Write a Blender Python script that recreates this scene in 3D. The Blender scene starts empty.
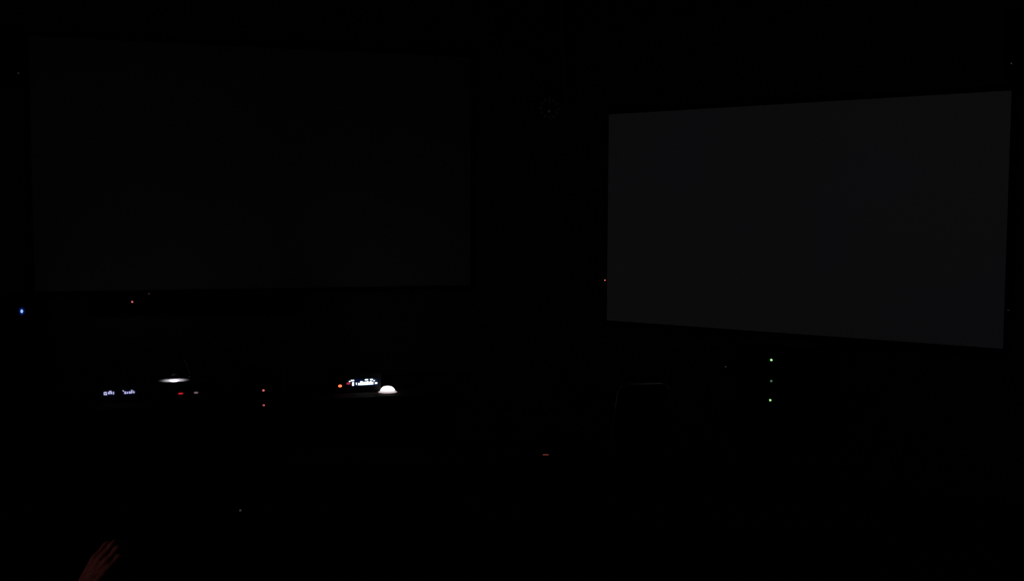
import bpy, bmesh, math, random
from mathutils import Vector, Matrix, noise
random.seed(4)
S = bpy.context.scene
COL = S.collection
PI = math.pi

# ---------------------------------------------------------------- camera, world, exposure
F = 1130.0                      # focal length in pixels of the 1024 wide frame
PITCH = math.radians(3.81)
ROLL = math.radians(0.279)
EYE = Vector((0, 0, 2.3))
cam_d = bpy.data.cameras.new('camera')
cam_d.sensor_width = 36.0
cam_d.lens = 36.0 * F / 1024.0
cam_d.clip_start = 0.05
cam = bpy.data.objects.new('camera', cam_d)
COL.objects.link(cam)
cam.location = EYE
cam.rotation_euler = (Matrix.Rotation(PI / 2 - PITCH, 3, 'X') @ Matrix.Rotation(ROLL, 3, 'Z')).to_euler()
S.camera = cam
w = bpy.data.worlds.new('night'); S.world = w; w.use_nodes = True
w.node_tree.nodes['Background'].inputs[0].default_value = (0, 0, 0, 1)
w.node_tree.nodes['Background'].inputs[1].default_value = 0
S.view_settings.view_transform = 'Standard'
S.view_settings.look = 'None'
S.view_settings.exposure = 0
S.view_settings.gamma = 1
S.view_settings.use_curve_mapping = False
FILL_GLOW = 0.078                   # radiance of the unseen fill panels added on the ceiling
SCREEN_GLOW = 0.0029            # right projection screen, showing "black"
RED_FILL_W = 0.68                  # unseen red light added to rim the raised hand
LAMP_W = 0.27                  # gooseneck lamp on the mixing console

def ray(px, py):
    a, b = (px - 512) / F, (290.5 - py) / F
    a, b = a * math.cos(ROLL) - b * math.sin(ROLL), b * math.cos(ROLL) + a * math.sin(ROLL)
    return Vector((a, math.cos(PITCH) + b * math.sin(PITCH), -math.sin(PITCH) + b * math.cos(PITCH)))
def at_y(px, py, y):
    d = ray(px, py); return EYE + d * (y / d.y)
def at_z(px, py, z):
    d = ray(px, py); return EYE + d * ((z - EYE.z) / d.z)
def at_plane(px, py, n, c):     # plane n.p = c
    d = ray(px, py); return EYE + d * ((c - n.dot(EYE)) / n.dot(d))

# ---------------------------------------------------------------- materials
def mat(name, col, rough=.6, metal=0, emit=None, strength=1.0, bump=0, bscale=60, vary=0, spec=.5):
    m = bpy.data.materials.new(name); m.use_nodes = True
    nt = m.node_tree; b = nt.nodes['Principled BSDF']
    b.inputs['Base Color'].default_value = (*col, 1)
    b.inputs['Roughness'].default_value = rough
    b.inputs['Metallic'].default_value = metal
    b.inputs['Specular IOR Level'].default_value = spec
    if emit:
        b.inputs['Emission Color'].default_value = (*emit, 1)
        b.inputs['Emission Strength'].default_value = strength
    if bump or vary:
        tc = nt.nodes.new('ShaderNodeTexCoord'); nz = nt.nodes.new('ShaderNodeTexNoise')
        nz.inputs['Scale'].default_value = bscale
        nt.links.new(tc.outputs['Object'], nz.inputs['Vector'])
        if bump:
            bp = nt.nodes.new('ShaderNodeBump'); bp.inputs['Strength'].default_value = bump; bp.inputs['Distance'].default_value = .01
            nt.links.new(nz.outputs['Fac'], bp.inputs['Height']); nt.links.new(bp.outputs['Normal'], b.inputs['Normal'])
        if vary:
            mx = nt.nodes.new('ShaderNodeMix'); mx.data_type = 'RGBA'
            mx.inputs['A'].default_value = (*[c * (1 - vary) for c in col], 1)
            mx.inputs['B'].default_value = (*[min(1, c * (1 + vary)) for c in col], 1)
            nt.links.new(nz.outputs['Fac'], mx.inputs['Factor']); nt.links.new(mx.outputs['Result'], b.inputs['Base Color'])
    return m
def led(name, col, s):
    return mat(name, (.02, .02, .02), .3, 0, col, s)
M = dict(
    wall=mat('matt_dark_wall_paint', (.25, .25, .25), .9, bump=.15, bscale=180, vary=.08, spec=.1),
    carpet=mat('dark_carpet', (.07, .07, .075), 1, bump=.6, bscale=400, vary=.3, spec=0),
    ceil=mat('dark_ceiling_board', (.2, .2, .2), .95, bump=.2, bscale=220, vary=.06, spec=.1),
    trim=mat('black_trim', (.05, .05, .05), .5, vary=.1, bscale=20),
    screen=mat('white_screen_fabric', (.84, .84, .84), .95, bump=.05, bscale=900, spec=0),
    black=mat('black_lacquer', (.016, .016, .017), .6, bump=.05, bscale=300, spec=.15),
    matt=mat('matt_black_metal', (.03, .03, .03), .75, bump=.08, bscale=500, spec=.15),
    cloth=mat('black_grille_cloth', (.02, .02, .02), .95, bump=.8, bscale=900, spec=0),
    desk=mat('dark_oak_laminate', (.045, .034, .027), .85, vary=.35, bscale=14, spec=.08),
    panel=mat('grey_mixer_panel', (.11, .11, .115), .6, bump=.05, bscale=300, spec=.2),
    white=mat('white_plastic', (.86, .86, .86), .5, vary=.02, bscale=30),
    chrome=mat('chrome_tube', (.85, .86, .9), .28, 1, vary=.03, bscale=50),
    leather=mat('black_leather', (.03, .03, .032), .5, bump=.4, bscale=160),
    skin=mat('skin', (.52, .33, .25), .55, bump=.25, bscale=120, vary=.14),
    nail=mat('nail', (.6, .42, .36), .3, vary=.05),
    hair=mat('dark_hair', (.03, .02, .015), .5, bump=1, bscale=260),
    shirt=mat('dark_shirt_cloth', (.05, .045, .05), .9, bump=.4, bscale=300, vary=.1, spec=.1),
    jeans=mat('dark_trouser_cloth', (.03, .035, .05), .9, bump=.4, bscale=420, vary=.15, spec=.1),
    shoe=mat('black_shoe_leather', (.02, .02, .02), .45, bump=.1, bscale=80),
    glass=mat('black_display_glass', (.01, .01, .014), .12),
    fill_panel=mat('fill_panel_glow', (.7, .7, .7), .6, 0, (.98, .98, 1), FILL_GLOW),
)

# ---------------------------------------------------------------- mesh helpers
def put(name, bm, m, parent=None, loc=(0, 0, 0), rz=0, bevel=0, smooth=False, sub=0):
    me = bpy.data.meshes.new(name)
    bmesh.ops.recalc_face_normals(bm, faces=bm.faces)
    bm.to_mesh(me); bm.free()
    if smooth:
        for p in me.polygons: p.use_smooth = True
    me.materials.append(m)
    o = bpy.data.objects.new(name, me); COL.objects.link(o)
    o.location = loc; o.rotation_euler = (0, 0, rz)
    if parent: o.parent = parent
    if bevel:
        md = o.modifiers.new('bevel', 'BEVEL'); md.width = bevel; md.segments = 2; md.limit_method = 'ANGLE'
    if sub:
        md = o.modifiers.new('subdivision', 'SUBSURF'); md.levels = md.render_levels = sub
    return o
def box(bm, x0, x1, y0, y1, z0, z1):
    r = bmesh.ops.create_cube(bm, size=1)
    bmesh.ops.scale(bm, vec=(x1 - x0, y1 - y0, z1 - z0), verts=r['verts'])
    bmesh.ops.translate(bm, vec=((x0 + x1) / 2, (y0 + y1) / 2, (z0 + z1) / 2), verts=r['verts'])
    return bm
def bx(*a): return box(bmesh.new(), *a)
def lathe(bm, prof, mtx=Matrix(), n=32):      # profile (r, z) around local z
    rings = []
    for r, z in prof:
        if r < 1e-6: rings.append([bm.verts.new(mtx @ Vector((0, 0, z)))])
        else: rings.append([bm.verts.new(mtx @ Vector((r * math.cos(2 * PI * i / n), r * math.sin(2 * PI * i / n), z))) for i in range(n)])
    for a, b in zip(rings, rings[1:]):
        for i in range(n):
            j = (i + 1) % n
            if len(a) == 1 and len(b) == 1: continue
            if len(a) == 1: bm.faces.new((a[0], b[i], b[j]))
            elif len(b) == 1: bm.faces.new((a[i], a[j], b[0]))
            else: bm.faces.new((a[i], a[j], b[j], b[i]))
    for R in (rings[0], rings[-1]):
        if len(R) > 1: bm.faces.new(R)
    return bm
def tube(bm, pts, r, n=10, closed=False):
    pts = [Vector(p) for p in pts]; rings = []; N = len(pts); up = None
    for k, p in enumerate(pts):
        if closed: t = pts[(k + 1) % N] - pts[k - 1]
        else: t = pts[min(k + 1, N - 1)] - pts[max(k - 1, 0)]
        t.normalize()
        if up is None: up = t.orthogonal().normalized()
        up = (up - t * up.dot(t)).normalized()
        s = t.cross(up)
        rr = r[k] if isinstance(r, (list, tuple)) else r
        rings.append([bm.verts.new(p + (up * math.cos(2 * PI * i / n) + s * math.sin(2 * PI * i / n)) * rr) for i in range(n)])
    seq = list(zip(rings, rings[1:])) + ([(rings[-1], rings[0])] if closed else [])
    for a, b in seq:
        for i in range(n):
            j = (i + 1) % n; bm.faces.new((a[i], a[j], b[j], b[i]))
    if not closed: bm.faces.new(rings[0]); bm.faces.new(rings[-1])
    return bm
YM = Matrix.Rotation(PI / 2, 4, 'X')          # local z -> -y (towards the viewer side of a thing)
def tag(o, label, cat, group=None):
    o['label'] = label; o['category'] = cat
    if group: o['group'] = group
    return o
def thing(name, label, cat, loc, rz=0, group=None):
    o = bpy.data.objects.new(name, None); COL.objects.link(o)
    o.location = loc; o.rotation_euler = (0, 0, rz); o.empty_display_size = .1
    return tag(o, label, cat, group)
def struct(name, bm, m, **k):
    o = put(name, bm, m, **k); o['kind'] = 'structure'; return o
def local(th, p):                             # world point into the frame of a thing (location + rz)
    v = Vector(p) - th.location
    return Matrix.Rotation(-th.rotation_euler.z, 3, 'Z') @ v
def lamp_dot(parent, name, m, x, y, z, r, rz=None, depth=.004):
    """small indicator lens on a face looking along -y"""
    rz = rz or r
    bm = bmesh.new()
    mt = Matrix.Translation((x, y, z)) @ Matrix.Diagonal((1, 1, rz / r, 1)) @ YM
    lathe(bm, [(r, -.002), (r, depth * .5), (r * .75, depth * .85), (0, depth)], mt, 14)
    return put(name, bm, m, parent, smooth=True)

# ---------------------------------------------------------------- room shell
# two screen walls meet in a wide corner far ahead; plan points from the perspective of the screens
AL = math.radians(17.755)                   # left wall runs away to the right
AR = math.radians(-37.53)                  # right wall comes back to the right
UL = Vector((math.cos(AL), math.sin(AL), 0)); NL = Vector((math.sin(AL), -math.cos(AL), 0))
UR = Vector((math.cos(AR), math.sin(AR), 0)); NR = Vector((math.sin(AR), -math.cos(AR), 0))
C = Vector(((574 - 512) / F * 11, 11, 0))
cL, cR = NL.dot(C), NR.dot(C)
H = 4.7
PL, PR = C - UL * 7.2, C + UR * 6.6
YB = -3.0
poly = [C, PR, Vector((PR.x, YB, 0)), Vector((PL.x, YB, 0)), PL]
def wall(name, a, b, t=.15):
    d = (b - a).normalized(); n = Vector((-d.y, d.x, 0))       # outward side
    bm = bmesh.new(); q = [a - d * 0, b + d * 0, b + n * t, a + n * t]
    v = [bm.verts.new(p) for p in q] + [bm.verts.new(p + Vector((0, 0, H))) for p in q]
    for f in ((0, 1, 2, 3), (4, 5, 6, 7), (0, 1, 5, 4), (1, 2, 6, 5), (2, 3, 7, 6), (3, 0, 4, 7)): bm.faces.new([v[i] for i in f])
    return struct(name, bm, M['wall'])
wall('wall_front_left', PL, C); wall('wall_front_right', C, PR)
wall('wall_right', PR, poly[2]); wall('wall_back', poly[2], poly[3]); wall('wall_left', poly[3], PL)
def slab(name, z0, z1, m):
    bm = bmesh.new()
    a = [bm.verts.new((p.x, p.y, z0)) for p in poly]; b = [bm.verts.new((p.x, p.y, z1)) for p in poly]
    bm.faces.new(a); bm.faces.new(b)
    for i in range(5):
        j = (i + 1) % 5; bm.faces.new((a[i], a[j], b[j], b[i]))
    return struct(name, bm, m)
slab('floor', -.15, 0, M['carpet']); slab('ceiling', H, H + .15, M['ceil'])
struct('trim_1', bx(PL.x + .01, PR.x - .01, YB + .01, 3.3, 0, .6), M['carpet'])        # raised rear tier
struct('trim_2', bx(PL.x + .01, PR.x - .01, 3.3, 5.3, 0, .3), M['carpet'])             # middle tier
for nm, a, u, n, L in (('baseboard_left', PL, UL, NL, 7.2), ('baseboard_right', C, UR, NR, 6.6)):
    bm = bx(.1, L - .1, -.018, -.001, 0, .1)
    struct(nm, bm, M['trim'], loc=a, rz=AL if n is NL else AR, bevel=.004)
# a door in the back wall
d = struct('door_1', bx(-.46, .46, 0, .045, .6, 2.7), M['desk'], loc=(3.0, YB + .02, .0), bevel=.004)
bm = bmesh.new(); box(bm, -.55, -.47, -.01, .09, .6, 2.79); box(bm, .47, .55, -.01, .09, .6, 2.79); box(bm, -.47, .47, -.01, .09, 2.71, 2.79)
fr = struct('door_frame', bm, M['trim'], parent=d)
hb = bmesh.new(); tube(hb, [(.38, .045, 1.65), (.38, .1, 1.65), (.26, .1, 1.65)], .01); put('door_handle', hb, M['chrome'], d, smooth=True)

# ---------------------------------------------------------------- unseen ceiling panels, added to lift the dark room
k = 0
for cx, cy, where in ((-3.4, 4.2, 'above middle tier, raised hand side'), (2.6, 4.2, 'above middle tier, equipment rack side'),
                      (-3.4, 7.0, 'above the mixing console'), (2.6, 7.0, 'above the office chair')):
    t = thing('ceiling_fill', 'added unseen square fill light on the ceiling, ' + where, 'ceiling light', (cx, cy, H), 0, 'added ceiling fill lights')
    bm = bmesh.new()
    for a in ((-.33, .33, -.33, -.3), (-.33, .33, .3, .33), (-.33, -.3, -.3, .3), (.3, .33, -.3, .3)): box(bm, *a, -.035, 0)
    put('frame', bm, M['trim'], t)
    put('fill_panel', bx(-.3, .3, -.3, .3, -.028, -.012), M['fill_panel'], t)

# ---------------------------------------------------------------- projection screens
def screen(name, label, corners, n, c, rz, fab, dots=()):
    P = [at_plane(px, py, n, c + .035) - n * .035 for px, py in corners]   # tl tr br bl on the wall plane
    z1 = (P[0].z + P[1].z) / 2; z0 = (P[2].z + P[3].z) / 2
    ctr = (P[0] + P[1] + P[2] + P[3]) / 4
    wdt = ((P[1] - P[0]).length + (P[2] - P[3]).length) / 2
    t = thing(name, label, 'projection screen', (ctr.x, ctr.y, z0), rz)
    h = z1 - z0; x = wdt / 2
    print('SCREEN', name, round(wdt, 2), round(h, 2), [round(p.z, 2) for p in P])
    put('fabric', bx(-x, x, -.035, -.02, 0, h), fab, t)
    bm = bmesh.new()
    for a in ((-x - .045, -x, -.045, -.002, -.045, h + .045), (x, x + .045, -.045, -.002, -.045, h + .045), (-x, x, -.045, -.002, -.045, 0), (-x, x, -.045, -.002, h, h + .045)): box(bm, *a)
    put('frame', bm, M['cloth'], t, bevel=.004)
    for nm_l, px, py, m_, rr in dots:
        l = local(t, at_plane(px, py, n, c + .045))
        lamp_dot(t, nm_l, m_, l.x, -.045, l.z, rr)
    return t
nm = bpy.data.materials.new('lit_screen_fabric'); nm.use_nodes = True
nt = nm.node_tree; b = nt.nodes['Principled BSDF']; b.inputs['Base Color'].default_value = (.8, .8, .8, 1); b.inputs['Roughness'].default_value = .9
b.inputs['Specular IOR Level'].default_value = 0
tc = nt.nodes.new('ShaderNodeTexCoord'); nz = nt.nodes.new('ShaderNodeTexNoise'); nz.inputs['Scale'].default_value = .9; nz.inputs['Detail'].default_value = 1
cr = nt.nodes.new('ShaderNodeValToRGB'); cr.color_ramp.elements[0].position = .35; cr.color_ramp.elements[1].position = .65
cr.color_ramp.elements[0].color = (.93, .96, 1.0, 1); cr.color_ramp.elements[1].color = (.93, .97, 1.12, 1)
nt.links.new(tc.outputs['Object'], nz.inputs['Vector']); nt.links.new(nz.outputs['Fac'], cr.inputs[0])
nt.links.new(cr.outputs[0], b.inputs['Emission Color']); b.inputs['Emission Strength'].default_value = SCREEN_GLOW
screen('projection_screen', 'wide blank screen, nearly black, on the wall above the mixing console',
       [(31, 36.5), (470.5, 57), (470.5, 285), (32, 292)], NL, cL, AL, M['screen'],
       [('receiver_light', 149, 293.8, led('dim_red', (1, .45, .42), .03), .008)])
screen('projection_screen', 'wide blank screen glowing dim grey on the wall above the equipment rack',
       [(607.5, 114), (1011, 91), (1004, 349.5), (608, 320)], NR, cR, AR, nm,
       [('red_light', 605, 280.2, led('red_indicator', (1, .2, .16), .6), .0065), ('faint_light', 1008.4, 310.2, led('faint_grey', (.9, .95, 1), .006), .008)])

# ---------------------------------------------------------------- wall clock and cable
p = at_plane(548.5, 108.5, NL, cL + .0)
ck = thing('wall_clock', 'small round wall clock with pale hour marks, below the hanging pale cable', 'clock', p, AL)
bm = bmesh.new(); lathe(bm, [(.125, .001), (.128, .02), (.122, .032), (.114, .026)], YM, 48); put('case', bm, M['black'], ck, smooth=False)
bm = bmesh.new(); lathe(bm, [(.112, .02), (.112, .0275), (0, .0275)], YM, 48); put('face', bm, M['cloth'], ck)
glow_paint = mat('clock_paint_added_glow', (.85, .87, .85), .6, 0, (.85, 1, .9), .0006)  # faint emission added to brighten the hour marks and minute hand
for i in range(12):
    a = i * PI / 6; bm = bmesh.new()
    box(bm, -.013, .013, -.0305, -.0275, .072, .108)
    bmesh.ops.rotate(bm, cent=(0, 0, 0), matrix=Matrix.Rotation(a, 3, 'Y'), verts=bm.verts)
    put('hour_mark', bm, glow_paint, ck)
bm = bmesh.new(); box(bm, -.006, .006, -.036, -.033, -.02, .098); put('minute_hand', bm, glow_paint, ck)
bm = bmesh.new(); box(bm, -.007, .007, -.0325, -.0305, -.015, .055); bmesh.ops.rotate(bm, cent=(0, 0, 0), matrix=Matrix.Rotation(math.radians(205), 3, 'Y'), verts=bm.verts)
put('hour_hand', bm, M['white'], ck)
bm = bmesh.new(); lathe(bm, [(.011, .026), (.011, .04), (.008, .044), (0, .045)], YM, 16); bmesh.ops.translate(bm, vec=(-.005, 0, -.03), verts=bm.verts); put('painted_glint', bm, mat('clock_glint_glow', (.8, .8, .8), .5, 0, (.95, 1, .97), .0055), ck, smooth=True)  # emissive dot paints in a glint beside the hub
bm = bmesh.new(); lathe(bm, [(.01, .026), (.01, .04), (0, .041)], YM, 16); put('hub', bm, M['black'], ck, smooth=True)
a0 = at_plane(565.5, 101, NL, cL + .022); a1 = at_plane(560.5, 0, NL, cL + .022); dv = a1 - a0
a2 = a0 + dv * ((H - a0.z) / dv.z)
bm = bmesh.new(); tube(bm, [a0 + (a2 - a0) * (i / 10) + UL * .004 * math.sin(i * 1.1) for i in range(11)], .019, 12)
bm2 = bm
org = a0.copy(); bmesh.ops.translate(bm2, vec=-org, verts=bm2.verts)
cb = put('hanging_cable', bm2, mat('grey_cable_jacket', (.8, .8, .8), .6, spec=.2), smooth=True, loc=org)
tag(cb, 'thin pale cable running down the corner from the ceiling to the clock', 'cable')

# ---------------------------------------------------------------- loudspeakers on the walls
def wall_speaker(px, py, n, c, rz, label, glow, xa, xb):
    q = at_plane(px, py, n, c + .26)
    t = thing('wall_loudspeaker', label, 'loudspeaker', q + n * (-.26), rz)
    l = local(t, q)
    # cabinet is 0.28 wide, 0.44 high; the painted glint sits low on the face
    z0 = l.z - .05
    put('cabinet', bx(l.x + xa, l.x + xb, -.25, -.04, z0, z0 + .44), M['black'], t, bevel=.01)
    put('grille', bx(l.x + xa + .015, l.x + xb - .015, -.259, -.251, z0 + .08, z0 + .425), M['cloth'], t, bevel=.004)
    bm = bmesh.new(); box(bm, l.x + (xa + xb) / 2 - .05, l.x + (xa + xb) / 2 + .05, -.04, -.002, z0 + .1, z0 + .3); put('bracket', bm, M['matt'], t)
    lamp_dot(t, 'faint_dot', glow, l.x, -.2505, l.z, .0042)  # glowing dot stands in for a glint on the cabinet
    return t
glint_grey = led('grey_glint_glow', (.9, .95, 1), .05)
wall_speaker(18.3, 73, NL, cL, AL, 'black wall loudspeaker with faint painted grey glint, by the nearly black screen', glint_grey, -.23, .035)
wall_speaker(1011, 63.3, NR, cR, AR, 'black wall loudspeaker with faint painted grey glint, by the glowing grey screen', glint_grey, -.06, .22)

# sound bar under the left screen
q = at_plane(132.2, 302, NL, cL + .11)
sb = thing('sound_bar', 'long black sound bar with red lights under the nearly black screen', 'sound bar', q - NL * .11 + UL * .55, AL)
put('cabinet', bx(-.9, .9, -.1, -.002, -.125, .012), M['black'], sb, bevel=.01)
put('grille', bx(-.86, .86, -.106, -.099, -.113, -.012), M['cloth'], sb, bevel=.003)
l = local(sb, q); lamp_dot(sb, 'standby_light', led('red_standby', (1, .2, .2), .7), l.x, -.1, l.z, .0075)

# floor standing loudspeaker with the blue light
q = at_plane(21.7, 311.3, NL, cL + .45)
tw = thing('tower_loudspeaker', 'tall black floor loudspeaker with a bright blue light near its top', 'loudspeaker', (q - NL * .45).xy.to_3d(), AL)
l = local(tw, q)
put('cabinet', bx(l.x - .17, l.x + .17, -.44, -.06, .03, l.z + .14), M['black'], tw, bevel=.012)
put('grille', bx(l.x - .15, l.x + .15, -.448, -.4405, .12, l.z - .05), M['cloth'], tw, bevel=.003)
put('plinth', bx(l.x - .19, l.x + .19, -.46, -.04, 0, .03), M['matt'], tw, bevel=.005)
for i, zz in enumerate((.35, .62, .88)):
    bm = bmesh.new(); lathe(bm, [(.1, 0), (.1, .006), (.075, .004), (.03, -.0005)], Matrix.Translation((l.x, -.4485, zz)) @ YM, 28); put('driver_ring', bm, M['matt'], tw, smooth=True)
lamp_dot(tw, 'painted_halo', led('blue_halo_glow', (.01, .06, 1), .08), l.x, -.4405, l.z, .022, .032, depth=.003)  # dim blue disc paints the lens halo around the power light
lamp_dot(tw, 'power_light', led('blue_power', (.3, .58, 1.05), 1.0), l.x, -.443, l.z, .0095, .0145)

# socket box below the right screen
q = at_plane(725.4, 366.8, NR, cR + .06)
sk = thing('junction_box', 'small wall junction box with a faint light, between office chair and equipment rack', 'box', q - NR * .06, AR)
put('housing', bx(-.06, .06, -.055, -.002, -.09, .06), M['black'], sk, bevel=.006)
put('lid', bx(-.05, .05, -.06, -.055, -.08, -.02), M['matt'], sk, bevel=.003)
lamp_dot(sk, 'faint_dot', led('faint_red_grey', (1, .8, .75), .03), 0, -.055, 0, .006)

# ---------------------------------------------------------------- equipment rack with the three green lights
off = .62
q = at_plane(771.4, 360, NR, cR + off)
rk = thing('equipment_rack', 'black equipment rack with three green lights in a column, below the grey screen', 'equipment rack', (q - NR * off).xy.to_3d(), AR)
L3 = [local(rk, at_plane(px, py, NR, cR + off)) for px, py in ((771.4, 360), (771.3, 381), (770.3, 400.2))]
top = L3[0].z + .09; cx = L3[1].x
bm = bmesh.new()
for a in ((cx - .3, cx - .255, 0 + .03, top), (cx + .255, cx + .3, .03, top)): box(bm, a[0], a[1], -off - .01, -.05, a[2], a[3])
box(bm, cx - .3, cx + .3, -.6, -.05, top, top + .03); box(bm, cx - .3, cx + .3, -.6, -.05, .03, .08); box(bm, cx - .255, cx + .255, -.08, -.05, .08, top)
put('cabinet', bm, M['matt'], rk, bevel=.004)
greens = [led('green_light_bright', (.35, 1, .3), 1.15), led('green_light_dim', (.45, 1, .55), .16), led('green_light_pale', (.45, 1, .35), .95)]
for i, (l, g) in enumerate(zip(L3, greens)):
    u = put('rack_unit', bx(cx - .25, cx + .25, -off + .0, -.12, l.z - .06, l.z + .055), M['black'], rk, bevel=.004)
    lamp_dot(u, 'green_light', g, l.x, -off, l.z, .0085)
    bm = bmesh.new(); lathe(bm, [(.018, 0), (.018, .018), (.014, .022), (0, .022)], Matrix.Translation((cx + .17, -off, l.z)) @ YM, 20); put('knob', bm, M['matt'], u, smooth=True)
    for s in (-1, 1):
        bm = bmesh.new(); xx = cx + s * .235; tube(bm, [(xx, -off, l.z - .035), (xx, -off - .03, l.z - .035), (xx, -off - .03, l.z + .035), (xx, -off, l.z + .035)], .005, 8); put('handle', bm, M['matt'], u)
for z0, z1 in ((.1, .3), (.32, .52)):
    if z1 < L3[2].z - .08:
        put('blank_panel', bx(cx - .25, cx + .25, -off + .01, -off + .015, z0, z1), M['matt'], rk)
for sx in (-1, 1):
    for sy in (-.12, -.54):
        bm = bmesh.new(); lathe(bm, [(.02, -.0), (.024, .004), (.024, .03)], Matrix.Translation((cx + sx * .25, sy, 0)), 16); put('foot', bm, M['matt'], rk)

# ---------------------------------------------------------------- control desk with consoles
DZ = .85
P0 = at_z(388, 394, DZ)
cd = NL.dot(P0) + .12                       # plane of the desk's front edge
dk = thing('control_desk', 'long dark control desk carrying the lit consoles under the nearly black screen', 'desk',
           (P0 + NL * .12 - UL * 1.4).xy.to_3d(), AL)
X0, X1, DD = -1.75, 2.0, .8
put('desk_top', bx(X0, X1, 0, DD, DZ - .035, DZ), M['desk'], dk, bevel=.005)
put('modesty_panel', bx(X0 + .08, X1 - .08, .06, .08, .12, DZ - .035), M['desk'], dk, bevel=.003)
for x in (X0 + .05, 0, X1 - .09): put('side_panel', bx(x, x + .04, .08, DD - .03, 0, DZ - .035), M['desk'], dk, bevel=.003)
def face(px, py, back): return at_plane(px, py, NL, cd - back)   # a face `back` metres behind the desk edge
def bar(bm, px0, px1, py0, py1, th, back):
    """slim lit segment on a front face, from picture spans measured on that face"""
    a = local(th, face(px0, (py0 + py1) / 2, back)); b2 = local(th, face(px1, (py0 + py1) / 2, back))
    t = local(th, face((px0 + px1) / 2, py0, back)); u = local(th, face((px0 + px1) / 2, py1, back))
    box(bm, a.x, b2.x, -.0055, -.001, u.z, t.z)
BK = .26
HC = .15
c0 = face(98, 395, BK); c1 = face(232, 395, BK)
mc = thing('mixing_console', 'wide black mixing console with two small pale blue displays and a lamp on top', 'mixing console',
           Vector((((c0 + c1) / 2).x, ((c0 + c1) / 2).y, DZ)), AL)
hw = (c1 - c0).length / 2
put('body', bx(-hw, hw, 0, .44, .008, HC - .004), M['panel'], mc, bevel=.004)
for s in (-1, 1): put('side_cheek', bx(s * hw - .012, s * hw + .012, -.01, .45, 0, HC + .012), M['desk'], mc, bevel=.004)
for i in range(14):
    x = -hw + .42 + i * (2 * hw - .5) / 14
    f = put('fader', bx(x - .006, x + .006, .28, .4, HC - .004, HC - .001), M['matt'], mc)
    yy = .31 + .06 * random.random()
    put('fader_cap', bx(x - .008, x + .008, yy - .012, yy + .012, HC - .001, HC + .012), M['black'], f, bevel=.002)
lav = led('lavender_display', (.62, .62, 1.0), .8); lavd = led('deep_blue_backlight', (.02, .02, .3), .05)
def display(th, spans, bl, back, mt, blm, dim=None):
    bm = bmesh.new(); a = local(th, face(bl[0], (bl[2] + bl[3]) / 2, back)); b2 = local(th, face(bl[1], (bl[2] + bl[3]) / 2, back))
    t = local(th, face(bl[0], bl[2], back)); u = local(th, face(bl[0], bl[3], back))
    box(bm, a.x, b2.x, -.0025, .002, u.z, t.z)
    d = put('display', bm, blm, th)
    bm = bmesh.new()
    for s in spans: bar(bm, *s, th, back)
    put('display_text', bm, mt, d)
    if dim:
        bm = bmesh.new()
        for s in dim[0]: bar(bm, *s, th, back)
        put('display_symbol', bm, dim[1], d)
    return d
display(mc, [(103.9, 106.6, 392.0, 392.8), (103.9, 104.8, 392.8, 395), (104.8, 107, 394.2, 395), (105.6, 106.8, 392.8, 394.2),
             (107.9, 109.3, 392, 394), (109.2, 111.6, 391, 392.2), (109.6, 110.5, 392.2, 394), (110.9, 112.3, 392.2, 393.9), (113, 114, 391.8, 394.2)],
        (103, 115, 391.5, 396), BK, lav, lavd)
display(mc, [(122.9, 123.8, 390.4, 391.4), (124.5, 126, 391.5, 393.8), (126.7, 128, 391.9, 393.6), (128.8, 130.8, 391.5, 393.4), (131.2, 132.4, 390.1, 393.1), (133.2, 134.1, 390.9, 391.9), (133.2, 134.6, 391.9, 393)],
        (122.5, 135, 390.6, 394.8), BK, lav, lavd)
for (pa, pb, ya, yb, m_, n_) in ((178.6, 182.8, 393.0, 394.1, led('red_bar_light', (1, .03, .04), .6), 'red_bar_light'), (194.3, 197.8, 392.2, 393.1, led('pale_bar_light', (1, .7, .7), .27), 'pale_bar_light')):
    bm = bmesh.new(); bar(bm, pa, pb, ya, yb, mc, BK); put(n_, bm, m_, mc)
# gooseneck lamp standing on the console, its pool of light on the panel
gp = at_z(174.2, 379.8, DZ + HC)
gl = local(mc, gp)
gn = thing('gooseneck_lamp', 'little gooseneck lamp throwing a thin bright pool of light on the console', 'lamp', Vector((gp.x, gp.y, DZ + HC)) + UL * .13 - NL * .1, AL)
lh = local(gn, gp); HZ = .036
bm = bmesh.new(); lathe(bm, [(.022, -.002), (.022, .01), (.01, .016)], Matrix(), 20); put('base', bm, M['matt'], gn, smooth=True)
bm = bmesh.new(); hx, hy = lh.x, lh.y
pts = []
for i in range(15):
    t = i / 14; pts.append((hx * t, hy * t, .012 + .12 * math.sin(PI * t) + (HZ + .015) * t))
tube(bm, pts, .004, 10); put('gooseneck', bm, M['matt'], gn, smooth=True)
bm = bmesh.new(); lathe(bm, [(.006, .03), (.012, .024), (.018, 0), (.0165, 0), (.0105, .021), (.0, .022)], Matrix.Translation((hx, hy, HZ)), 24); put('hood', bm, M['matt'], gn, smooth=True)
bm = bmesh.new(); lathe(bm, [(0, .004), (.005, .006), (.006, .011), (.004, .017), (0, .019)], Matrix.Translation((hx, hy, HZ)), 16); put('bulb', bm, led('lamp_bulb', (1, .97, 1), 1), gn, smooth=True)
ld = bpy.data.lights.new('gooseneck_light', 'SPOT'); ld.energy = LAMP_W * 6; ld.color = (.95, .9, 1); ld.spot_size = math.radians(145); ld.spot_blend = .3; ld.shadow_soft_size = .003
lo = bpy.data.objects.new('gooseneck_light', ld); COL.objects.link(lo); lo.parent = gn; lo.location = (hx, hy, HZ + .001)

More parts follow.
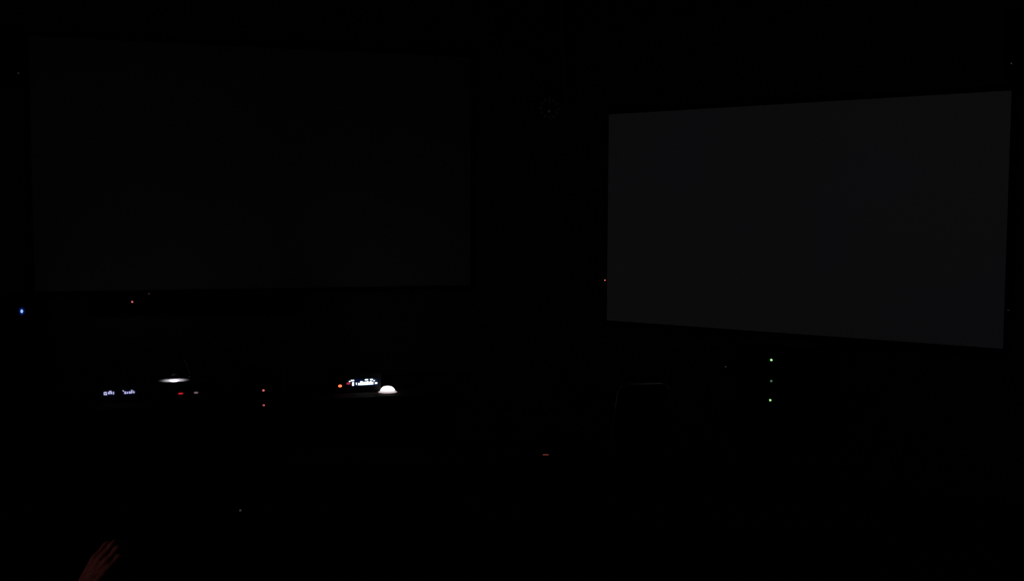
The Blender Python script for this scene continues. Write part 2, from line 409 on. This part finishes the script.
# media player with the bright display
c0 = face(333, 388, BK); c1 = face(381, 388, BK)
pl = thing('media_player', 'black media player with a bright white display and an orange light', 'media player',
           Vector((((c0 + c1) / 2).x, ((c0 + c1) / 2).y, DZ)), AL)
hw = (c1 - c0).length / 2
put('body', bx(-hw, hw, 0, .3, .012, HC + .01), M['black'], pl, bevel=.005)
for sx in (-1, 1):
    for y in (.04, .25):
        bm = bmesh.new(); lathe(bm, [(.014, 0), (.016, .012)], Matrix.Translation((sx * (hw - .05), y, 0)), 16); put('foot', bm, M['matt'], pl)
wd = led('white_display', (.82, .92, 1), 1.4); bd = led('navy_backlight', (.01, .03, .2), .12)
display(pl, [(349, 350.3, 381, 382), (350.8, 354, 379.9, 381.2), (352.2, 353.8, 382.1, 385.7), (355.9, 356.7, 382.6, 384.8),
             (358, 360.4, 382.9, 385.1), (360.2, 362.6, 381.2, 385), (362.9, 364.3, 381.9, 384.9), (364.6, 366.4, 381.6, 384.8), (366.6, 368.2, 381.2, 384.7), (368.4, 370, 381.6, 384.6),
             (370.1, 371.4, 380.8, 384.5), (371.6, 373.2, 381.8, 384.4), (364.9, 368, 379.1, 380.4), (370.1, 372.8, 378.9, 380.2), (373.2, 374.7, 380.1, 381.2), (374.8, 377.2, 382.2, 383.8)],
        (352, 378, 379.4, 386.4), BK, wd, bd, ([(346.8, 350, 382.7, 384.3)], led('magenta_symbol', (1, .05, .16), .45)))
l = local(pl, face(340.1, 386, BK)); lamp_dot(pl, 'orange_light', led('orange_red_light', (1, .15, .06), 2.4), l.x, 0, l.z, .0135, .0095)

# domed lamp
DR = .074
pc = at_z(387.6, 392.3, DZ)
dl = thing('dome_lamp', 'small glowing white dome lamp on the desk edge beside the media player', 'lamp', Vector((pc.x, pc.y, DZ)), AL)
bm = bmesh.new(); lathe(bm, [(.08, 0), (.08, .0015), (.076, .002)], Matrix(), 40); put('base', bm, M['matt'], dl, smooth=False)
dome = mat('frosted_dome', (.8, .8, .8), .4, 0, (1, .93, .92), 1.2)
nt = dome.node_tree; tc = nt.nodes.new('ShaderNodeTexCoord'); sx_ = nt.nodes.new('ShaderNodeSeparateXYZ'); cr = nt.nodes.new('ShaderNodeValToRGB')
mr = nt.nodes.new('ShaderNodeMapRange'); mr.inputs['From Min'].default_value = 0; mr.inputs['From Max'].default_value = .03
nt.links.new(tc.outputs['Object'], sx_.inputs[0]); nt.links.new(sx_.outputs['Z'], mr.inputs['Value']); nt.links.new(mr.outputs[0], cr.inputs[0])
cr.color_ramp.elements[0].color = (.14, .07, .075, 1); cr.color_ramp.elements[1].color = (1, .96, .97, 1); cr.color_ramp.elements[1].position = .75
nt.links.new(cr.outputs[0], nt.nodes['Principled BSDF'].inputs['Emission Color'])
bm = bmesh.new(); prof = [(.078, .002), (.072, .004), (.065, .009), (.06, .017), (.055, .027), (.047, .037), (.036, .045), (.02, .05), (0, .052)]
lathe(bm, prof, Matrix(), 40); put('lamp_shade', bm, dome, dl, smooth=True)

# ---------------------------------------------------------------- upright cabinet with two red lights, in front of the desk
off = .55
q1, q2 = [at_plane(263.5 + i * .3, (390.4, 405.3)[i], NL, cd + off) for i in (0, 1)]
ac = thing('amplifier_cabinet', 'upright black amplifier cabinet with two red lights, in front of the control desk', 'amplifier', (q1 - NL * .4).xy.to_3d(), AL)
l1, l2 = local(ac, q1), local(ac, q2); yf = l1.y
put('cabinet', bx(l1.x - .15, l1.x + .15, yf + .002, -.01, .05, l1.z + .08), M['black'], ac, bevel=.01)
put('grille', bx(l1.x - .13, l1.x + .13, yf - .008, yf + .001, .1, l2.z - .06), M['cloth'], ac, bevel=.003)
for l, m_ in ((l1, led('red_light_upper', (1, .22, .2), .8)), (l2, led('red_light_lower', (1, .22, .2), .42))):
    lamp_dot(ac, 'red_light', m_, l.x, yf + .002, l.z, .007)
for sx in (-.12, .12):
    for y in (yf + .04, -.05):
        bm = bmesh.new(); lathe(bm, [(.024, 0), (.024, .02), (.01, .022), (.01, .05)], Matrix.Translation((l1.x + sx, y, 0)), 16); put('caster', bm, M['matt'], ac)
bm = bmesh.new(); tube(bm, [(l1.x - .07, yf / 2, l1.z + .08), (l1.x - .07, yf / 2, l1.z + .115), (l1.x + .07, yf / 2, l1.z + .115), (l1.x + .07, yf / 2, l1.z + .08)], .009, 8); put('handle', bm, M['matt'], ac)

# ---------------------------------------------------------------- office chair right of the desk
cp = at_y(643, 384, 8.3)
oc = thing('office_chair', 'office chair with a bluish glint along its curved chrome back frame', 'chair', (cp.x, cp.y, 0), math.radians(8))
zt = cp.z
def outline(w0, w1, z0, z1, rad, n=6):
    P = []
    for (sx, sz, a0) in ((1, 1, 0), (-1, 1, 90), (-1, -1, 180), (1, -1, 270)):
        ww = w1 if sz > 0 else w0; zz = z1 if sz > 0 else z0
        for i in range(n + 1):
            a = math.radians(a0 + 90 * i / n)
            P.append((sx * (ww - rad) + rad * math.cos(a), zz - sz * rad + rad * math.sin(a)))
    return P
ob = outline(.235, .19, .56, zt, .075)
bm = bmesh.new(); tube(bm, [(x, -.02 - .06 * ((z - .56) / (zt - .56) - .5) ** 2 * 2, z) for x, z in ob], .017, 12, True)
put('back_frame', bm, M['chrome'], oc, smooth=True)
bm = bmesh.new(); ib = outline(.218, .174, .577, zt - .016, .07)
fa = [bm.verts.new((x, -.03, z)) for x, z in ib]; fb = [bm.verts.new((x, .03, z)) for x, z in ib]
bm.faces.new(fa); bm.faces.new(fb)
for i in range(len(ib)): j = (i + 1) % len(ib); bm.faces.new((fa[i], fa[j], fb[j], fb[i]))
put('backrest', bm, M['leather'], oc, bevel=.012)
put('seat', bx(-.25, .25, .02, .5, .44, .52), M['leather'], oc, bevel=.03)
bm = bmesh.new(); tube(bm, [(0, .25, .44), (0, .25, .1)], [.028, .022], 16); put('gas_lift', bm, M['chrome'], oc, smooth=True)
bm = bmesh.new(); tube(bm, [(0, .2, .43), (0, -.03, .43), (0, -.075, .48), (0, -.07, .7)], .018, 10); put('back_bar', bm, M['matt'], oc, smooth=True)
for s in (-1, 1):
    bm = bmesh.new(); tube(bm, [(s * .25, .35, .46), (s * .3, .35, .5), (s * .3, .33, .68), (s * .3, .08, .69), (s * .235, .0, .66)], .013, 10); put('armrest', bm, M['matt'], oc, smooth=True)
for i in range(5):
    a = i * 2 * PI / 5 + .3; ex, ey = .29 * math.cos(a), .25 + .29 * math.sin(a)
    bm = bmesh.new(); tube(bm, [(0, .25, .11), (ex, ey, .075)], [.025, .016], 10); g = put('base_arm', bm, M['matt'], oc, smooth=True)
    bm = bmesh.new(); lathe(bm, [(.012, -.02), (.03, -.018), (.03, .018), (.012, .02)], Matrix.Translation((ex, ey, .03)) @ Matrix.Rotation(a, 4, 'Z') @ YM, 20)
    put('caster', bm, M['black'], g, smooth=True)

# ---------------------------------------------------------------- bench desks of the audience
def bench(loc, w_, label):
    t = thing('bench_desk', label, 'desk', loc, 0, 'audience bench desks')
    put('desk_top', bx(-w_, w_, -.25, .25, .705, .74), M['desk'], t, bevel=.006)
    put('front_panel', bx(-w_ + .05, w_ - .05, .2, .22, .25, .705), M['desk'], t, bevel=.003)
    for s in (-1, 0, 1):
        bm = bmesh.new(); x = s * (w_ - .12); box(bm, x - .02, x + .02, -.03, .03, .02, .705); box(bm, x - .025, x + .025, -.22, .2, 0, .03)
        put('leg', bm, M['matt'], t, bevel=.004)
    return t
pa = at_z(240.6, 510.2, .3 + .74 + .018); pb = at_z(545.7, 454.3, .74 + .03)
bench((-.7, pa.y + .08, .3), 2.3, 'nearer long dark bench desk, with a tiny grey light on it')
bench((.3, pb.y + .05, 0), 1.9, 'farther long dark bench desk, with a small red dash of light on it')
# wireless microphone puck with grey light
mp = thing('table_microphone', 'small round table microphone with one faint grey light on the nearer bench desk', 'microphone', (pa.x, pa.y + .05, .3 + .74), 0)
bm = bmesh.new(); lathe(bm, [(.055, 0), (.055, .02), (.045, .03), (0, .032)], Matrix(), 32); put('body', bm, M['black'], mp, smooth=True)
lamp_dot(mp, 'grey_light', led('grey_light', (.9, .95, 1), .03), 0, -.054, .018, .0045)
bm = bmesh.new(); lathe(bm, [(.035, .029), (.035, .033), (0, .038)], Matrix(), 32); put('grille', bm, M['cloth'], mp, smooth=True)
# device with the red dash
rd = thing('table_timer', 'small black desk timer showing a red dash on the farther bench desk', 'timer', (pb.x, pb.y + .03, .74), 0)
bm = bmesh.new()
v = [bm.verts.new(c) for c in ((-.06, -.03, 0), (.06, -.03, 0), (.06, .05, 0), (-.06, .05, 0), (-.06, -.03, .035), (.06, -.03, .035), (.06, .03, .06), (-.06, .03, .06))]
for f in ((0, 1, 2, 3), (4, 5, 6, 7), (0, 1, 5, 4), (1, 2, 6, 5), (2, 3, 7, 6), (3, 0, 4, 7)): bm.faces.new([v[i] for i in f])
put('body', bm, M['black'], rd, bevel=.004)
s = put('window', bx(-.045, .045, -.0315, -.0295, .02, .032), M['glass'], rd)
put('red_dash', bx(-.018, .018, -.0335, -.0315, .0245, .031), led('red_dash_light', (1, .2, .2), .12), s)
bm = bmesh.new(); lathe(bm, [(.008, .047), (.008, .056), (0, .057)], Matrix.Translation((.035, .0, 0)), 16); put('button', bm, M['matt'], rd, smooth=True)

# ---------------------------------------------------------------- seated person: only the raised hand is in the picture
TZ = .6
HB = Vector((-1.34, 2.02, 0))                 # hips over this plan point
def P_(x, y, z): return (HB.x + x, HB.y + y, TZ + z)
W = at_y(82, 600, 2.43); K = at_y(113, 549, 2.49)
El = W + Vector((-.05, -.215, -.1))
Sh = Vector(P_(.19, .0, .96))
J = [(*P_(0, -.02, .58), .1), (*P_(0, -.02, .72), .1), (*P_(0, -.03, .88), .1), (*P_(0, -.01, .98), .062), (*P_(0, .0, 1.06), .052),
     (*P_(0, .01, 1.12), .05), (*P_(0, .01, 1.17), .05),
     (*Sh, .062), (*(Sh + (El - Sh) * .5), .05), (*El, .04), (*(El + (W - El) * .3), .043), (*(W - (W - El) * .08), .027),
     (*P_(-.19, .0, .96), .062), (*P_(-.24, .08, .82), .05), (*P_(-.25, .17, .66), .04), (*P_(-.17, .38, .62), .027),
     (*P_(.1, .06, .54), .09), (*P_(.12, .26, .53), .078), (*P_(.13, .46, .5), .06), (*P_(.13, .48, .32), .055), (*P_(.13, .46, .1), .04),
     (*P_(-.1, .06, .54), .09), (*P_(-.13, .26, .53), .078), (*P_(-.15, .46, .5), .06), (*P_(-.15, .48, .32), .055), (*P_(-.15, .46, .1), .04)]
Ed = [(0, 1), (1, 2), (2, 3), (3, 4), (4, 5), (5, 6), (2, 7), (7, 8), (8, 9), (9, 10), (10, 11), (2, 12), (12, 13), (13, 14), (14, 15),
      (0, 16), (16, 17), (17, 18), (18, 19), (19, 20), (0, 21), (21, 22), (22, 23), (23, 24), (24, 25)]
# palm continues the arm: metacarpals fan from the wrist, fingers curl forward from each knuckle
fwd = (K - W).normalized()
side = Vector((.78, -.55, -.1)); side = (side - fwd * side.dot(fwd)).normalized()      # towards the little finger
backn = side.cross(fwd).normalized()
if backn.y > 0: backn = -backn                                                          # back of the hand looks at the camera
palmd = -backn
base = len(J); J.append((*W, (.027, .022))); Ed.append((11, base))
pc0 = W + fwd * .045; J.append((*pc0, (.036, .016))); Ed.append((base, base + 1))
hand_tips = []
for s_, ln, rr, kl in ((-.031, (.036, .024, .02), .0088, .092), (-.010, (.04, .027, .021), .0092, .098), (.011, (.037, .025, .02), .0088, .093), (.030, (.03, .02, .018), .0078, .083)):
    k0 = W + fwd * kl + side * s_
    ki = len(J); J.append((*k0, .0118)); Ed.append((base + 1, ki))
    cur = k0; ang = math.radians(8); pi_ = ki
    for q_, (L_, da) in enumerate(zip(ln, (0, 58, 48))):
        ang += math.radians(da)
        dirn = fwd * math.cos(ang) + palmd * math.sin(ang)
        mid = cur + dirn * L_ * .5; cur = cur + dirn * L_
        J.append((*mid, rr * (.98 - .08 * q_))); Ed.append((pi_, len(J) - 1)); pi_ = len(J) - 1
        J.append((*cur, rr * (1.04 - .1 * q_))); Ed.append((pi_, len(J) - 1)); pi_ = len(J) - 1
    hand_tips.append((cur, dirn))
th0 = W + fwd * .022 - side * .026 + palmd * .006
tp = [(th0, .0145), (th0 + fwd * .033 - side * .02 + palmd * .012, .0125), (th0 + fwd * .062 - side * .026 + palmd * .024, .0105), (th0 + fwd * .084 - side * .018 + palmd * .034, .0085)]
pi_ = base
for v_, r_ in tp: J.append((*v_, r_)); Ed.append((pi_, len(J) - 1)); pi_ = len(J) - 1
# the other hand resting on the thigh
wl = Vector(P_(-.17, .38, .62)); pi_ = 15
J.append((*(wl + Vector((.01, .05, -.002))), (.034, .016))); Ed.append((15, len(J) - 1)); pm = len(J) - 1
for i, s_ in enumerate((-.03, -.01, .01, .029)):
    ki = len(J); J.append((wl.x + s_ + .012, wl.y + .085, wl.z + .002, .0112)); Ed.append((pm, ki))
    J.append((wl.x + s_ * 1.2 + .014, wl.y + .125, wl.z + .004, .0088)); Ed.append((ki, ki + 1))
    J.append((wl.x + s_ * 1.3 + .014, wl.y + .155 - abs(s_) * .2, wl.z - .012, .0075)); Ed.append((ki + 1, ki + 2))
J.append((wl.x + .05, wl.y + .055, wl.z - .004, .0115)); Ed.append((15, len(J) - 1)); J.append((wl.x + .068, wl.y + .09, wl.z - .008, .009)); Ed.append((len(J) - 2, len(J) - 1))
per = thing('person', 'person seated beside the camera, only a raised curled hand faintly red-lit in the lowest corner', 'person', (HB.x, HB.y, TZ), 0)
def rel(js): return [(j[0] - HB.x, j[1] - HB.y, j[2] - TZ, j[3]) for j in js]
def ball(bm, c, r_, seg=28):
    g = bmesh.ops.create_uvsphere(bm, u_segments=seg, v_segments=seg // 2, radius=1)
    bmesh.ops.scale(bm, vec=r_, verts=g['verts']); bmesh.ops.translate(bm, vec=c, verts=g['verts'])
def fuse(o, extra, voxel, smooth_n):
    """melt extra shapes into o as one continuous skin"""
    bm = bmesh.new(); bm.from_mesh(o.data); extra(bm)
    bmesh.ops.recalc_face_normals(bm, faces=bm.faces); me = bpy.data.meshes.new(o.name); bm.to_mesh(me); bm.free(); me.materials.append(o.data.materials[0]); o.data = me
    md = o.modifiers.new('fuse', 'REMESH'); md.mode = 'VOXEL'; md.voxel_size = voxel; md.use_smooth_shade = True
    sm = o.modifiers.new('soft', 'SMOOTH'); sm.iterations = smooth_n; sm.factor = .5
    bpy.context.view_layer.update(); dg = bpy.context.evaluated_depsgraph_get()
    n2 = bpy.data.meshes.new_from_object(o.evaluated_get(dg)); o.modifiers.clear(); o.data = n2
    for p_ in n2.polygons: p_.use_smooth = True
def head(bm):
    ball(bm, (0, .012, 1.205), (.076, .094, .1)); ball(bm, (0, .04, 1.14), (.056, .058, .06)); ball(bm, (0, .08, 1.102), (.026, .016, .018))
    ball(bm, (0, .106, 1.182), (.013, .02, .016)); ball(bm, (0, .1, 1.2), (.009, .013, .022)); ball(bm, (0, .088, 1.232), (.048, .016, .011))
    ball(bm, (0, .094, 1.147), (.022, .011, .005)); ball(bm, (0, .092, 1.137), (.019, .011, .006))
    for s in (-1, 1): ball(bm, (s * .078, .005, 1.185), (.008, .02, .031)); ball(bm, (s * .042, .058, 1.175), (.022, .022, .022))
def body_shape(bm):
    Q = rel(J); rad = lambda j: (min(j[3]) if isinstance(j[3], tuple) else j[3]) 
    for a_, b_ in Ed:
        if a_ == base and isinstance(Q[b_][3], tuple): continue
        p, q = Vector(Q[a_][:3]), Vector(Q[b_][:3])
        tube(bm, [p + (q - p) * t for t in (0, .5, 1)], [rad(Q[a_]), (rad(Q[a_]) + rad(Q[b_])) / 2, rad(Q[b_])], 18)
    for j in Q: ball(bm, j[:3], (rad(j),) * 3, 20)
    O_ = Vector((HB.x, HB.y, TZ))
    for s_, kl in ((-.031, .092), (-.010, .098), (.011, .093), (.030, .083)):      # metacarpals make the flat palm
        k0 = W - O_ + fwd * kl + side * s_; w0 = W - O_ + side * s_ * .45 - fwd * .01
        tube(bm, [w0, (w0 + k0) / 2, k0], [.0165, .0155, .0125], 16); ball(bm, w0, (.0165,) * 3, 16)
    th1 = W - O_ + fwd * .035 - side * .03 + palmd * .01; ball(bm, th1, (.017, .017, .022), 16)
    head(bm)
body = put('body', bmesh.new(), M['skin'], per)
fuse(body, body_shape, .0036, 5)
for s in (-1, 1):
    bm = bmesh.new(); ball(bm, (s * .029, .0945, 1.206), (.0125, .0095, .0075), 16); put('eye', bm, M['white'], per, smooth=True)
bm = bmesh.new(); ball(bm, (0, .002, 1.222), (.086, .1, .1))
bmesh.ops.delete(bm, geom=[v for v in bm.verts if v.co.z < 1.15 + .0 * v.co.y or (v.co.y > .045 and v.co.z < 1.265) or (abs(v.co.x) > .06 and v.co.y > .0 and v.co.z < 1.21)], context='VERTS')
ho = put('hair', bm, M['hair'], per, smooth=True); md = ho.modifiers.new('t', 'SOLIDIFY'); md.thickness = .014; md.offset = -1
for (tipc, dr) in hand_tips:
    n_ = (tipc - Vector((HB.x, HB.y, TZ))) - dr * .004 + (-dr.cross(side)).normalized() * .0
    out = dr.cross(side).normalized(); out = out if out.dot(palmd) < 0 or out.z > 0 else -out
    bm = bmesh.new(); bmesh.ops.create_uvsphere(bm, u_segments=10, v_segments=8, radius=1)
    mt = Matrix((side, dr, out)).transposed().to_4x4() @ Matrix.Diagonal((.0052, .0065, .0016, 1))
    bmesh.ops.transform(bm, matrix=Matrix.Translation(n_ + out * .0062) @ mt, verts=bm.verts); put('nail', bm, M['nail'], per, smooth=True)
R_ = [Vector(j[:3]) for j in rel(J)]
def limb(bm, pts, rad): tube(bm, pts, rad, 18)
def shirt_shape(bm):
    ball(bm, (0, -.02, .72), (.165, .13, .2)); ball(bm, (0, -.03, .87), (.185, .13, .14)); ball(bm, (0, -.02, .94), (.2, .095, .07)); ball(bm, (0, -.01, .6), (.17, .14, .1))
    limb(bm, [(0, -.01, .96), (0, 0, 1.015)], [.095, .072])
    for a_, b_, c_ in ((7, 8, 9), (12, 13, 14)):
        limb(bm, [R_[2], R_[a_]], [.118, .08])
        limb(bm, [R_[a_] + Vector((0, 0, .005)), R_[b_], R_[b_] + (R_[c_] - R_[b_]) * .7], [.075, .066, .06]); ball(bm, R_[a_], (.076, .076, .074))
def trousers_shape(bm):
    ball(bm, (0, -.02, .555), (.178, .15, .115))
    for q_ in ((16, 17, 18, 19, 20), (21, 22, 23, 24, 25)):
        limb(bm, [R_[i] for i in q_], [.108, .093, .08, .07, .062]); ball(bm, R_[q_[2]], (.078, .078, .078))
for nm_, fn, mm in (('shirt', shirt_shape, M['shirt']), ('trousers', trousers_shape, M['jeans'])):
    o = put(nm_, bmesh.new(), mm, per); fuse(o, fn, .009, 6)
for x in (.13, -.15):
    bm = bmesh.new(); box(bm, x - .045, x + .045, .4, .68, .0, .03); s_ = put('shoe', bm, M['shoe'], per, bevel=.008)
    bm = bmesh.new(); bmesh.ops.create_uvsphere(bm, u_segments=16, v_segments=10, radius=1); bmesh.ops.scale(bm, vec=(.045, .14, .065), verts=bm.verts); bmesh.ops.translate(bm, vec=(x, .535, .035), verts=bm.verts)
    bmesh.ops.delete(bm, geom=[v for v in bm.verts if v.co.z < .01], context='VERTS'); put('shoe_upper', bm, M['shoe'], s_, smooth=True)

# the chair that person sits on
ch = thing('stacking_chair', 'black stacking chair under the seated person', 'chair', (HB.x, HB.y, TZ), 0)
put('seat', bx(-.23, .23, -.19, .26, .405, .43), M['leather'], ch, bevel=.012)
bm = bmesh.new(); box(bm, -.22, .22, -.27, -.245, .56, .86); put('backrest', bm, M['leather'], ch, bevel=.01)
for s in (-1, 1):
    bm = bmesh.new(); tube(bm, [(s * .2, .22, .40), (s * .225, .27, 0)], .011); put('leg', bm, M['matt'], ch)
    bm = bmesh.new(); tube(bm, [(s * .2, -.285, .82), (s * .2, -.27, .5), (s * .2, -.2, .40), (s * .225, -.27, 0)], .011); put('leg', bm, M['matt'], ch, smooth=True)

# unseen video camera and stand, added to carry the red light on the hand
tx, ty = -1.62, 2.78
tr = thing('added_tripod', 'added unseen black stand under the red light on the rear tier', 'added_tripod', (tx, ty, TZ), 0)
bm = bmesh.new(); tube(bm, [(0, 0, .35), (0, 0, 1.18)], .013, 12); put('column', bm, M['matt'], tr, smooth=True)
bm = bmesh.new(); lathe(bm, [(.03, 1.18), (.04, 1.19), (.04, 1.21), (.025, 1.235), (.045, 1.24), (.045, 1.249)], Matrix(), 24); put('head', bm, M['matt'], tr)
for i in range(3):
    a = i * 2 * PI / 3 + .5; bm = bmesh.new(); tube(bm, [(.02 * math.cos(a), .02 * math.sin(a), .86), (.17 * math.cos(a), .17 * math.sin(a), .38), (.3 * math.cos(a), .3 * math.sin(a), .009)], [.014, .011, .009], 10); put('leg', bm, M['matt'], tr, smooth=True)
vc = thing('added_camcorder', 'added unseen black video camera whose red lamp lights the raised hand', 'added_camcorder', (tx, ty, TZ + 1.25), math.radians(-12))
put('body', bx(-.045, .045, -.11, .1, 0, .1), M['black'], vc, bevel=.014)
bm = bmesh.new(); lathe(bm, [(.036, 0), (.036, .05), (.042, .055), (.042, .075), (.03, .07), (0, .062)], Matrix.Translation((0, .1, .052)) @ Matrix.Rotation(-PI / 2, 4, 'X'), 28); put('lens', bm, M['black'], vc, smooth=True)
bm = bmesh.new(); tube(bm, [(0, .07, .1), (0, .07, .14), (0, -.07, .14), (0, -.07, .1)], .009, 10); put('handle', bm, M['matt'], vc)
put('flip_screen', bx(-.13, -.05, -.02, -.01, .02, .085), M['glass'], vc, bevel=.003)
lamp_dot(vc, 'added_red_lamp', led('added_red_glow', (1, .06, .04), 3), .02, -.111, .075, .008)
td = bpy.data.lights.new('added_red_light', 'POINT'); td.energy = RED_FILL_W; td.color = (1, .31, .32); td.shadow_soft_size = .01  # red light added for the hand, placed at the unseen camera
to = bpy.data.objects.new('added_red_light', td); COL.objects.link(to); to.parent = vc; to.location = (.02, -.13, .075)
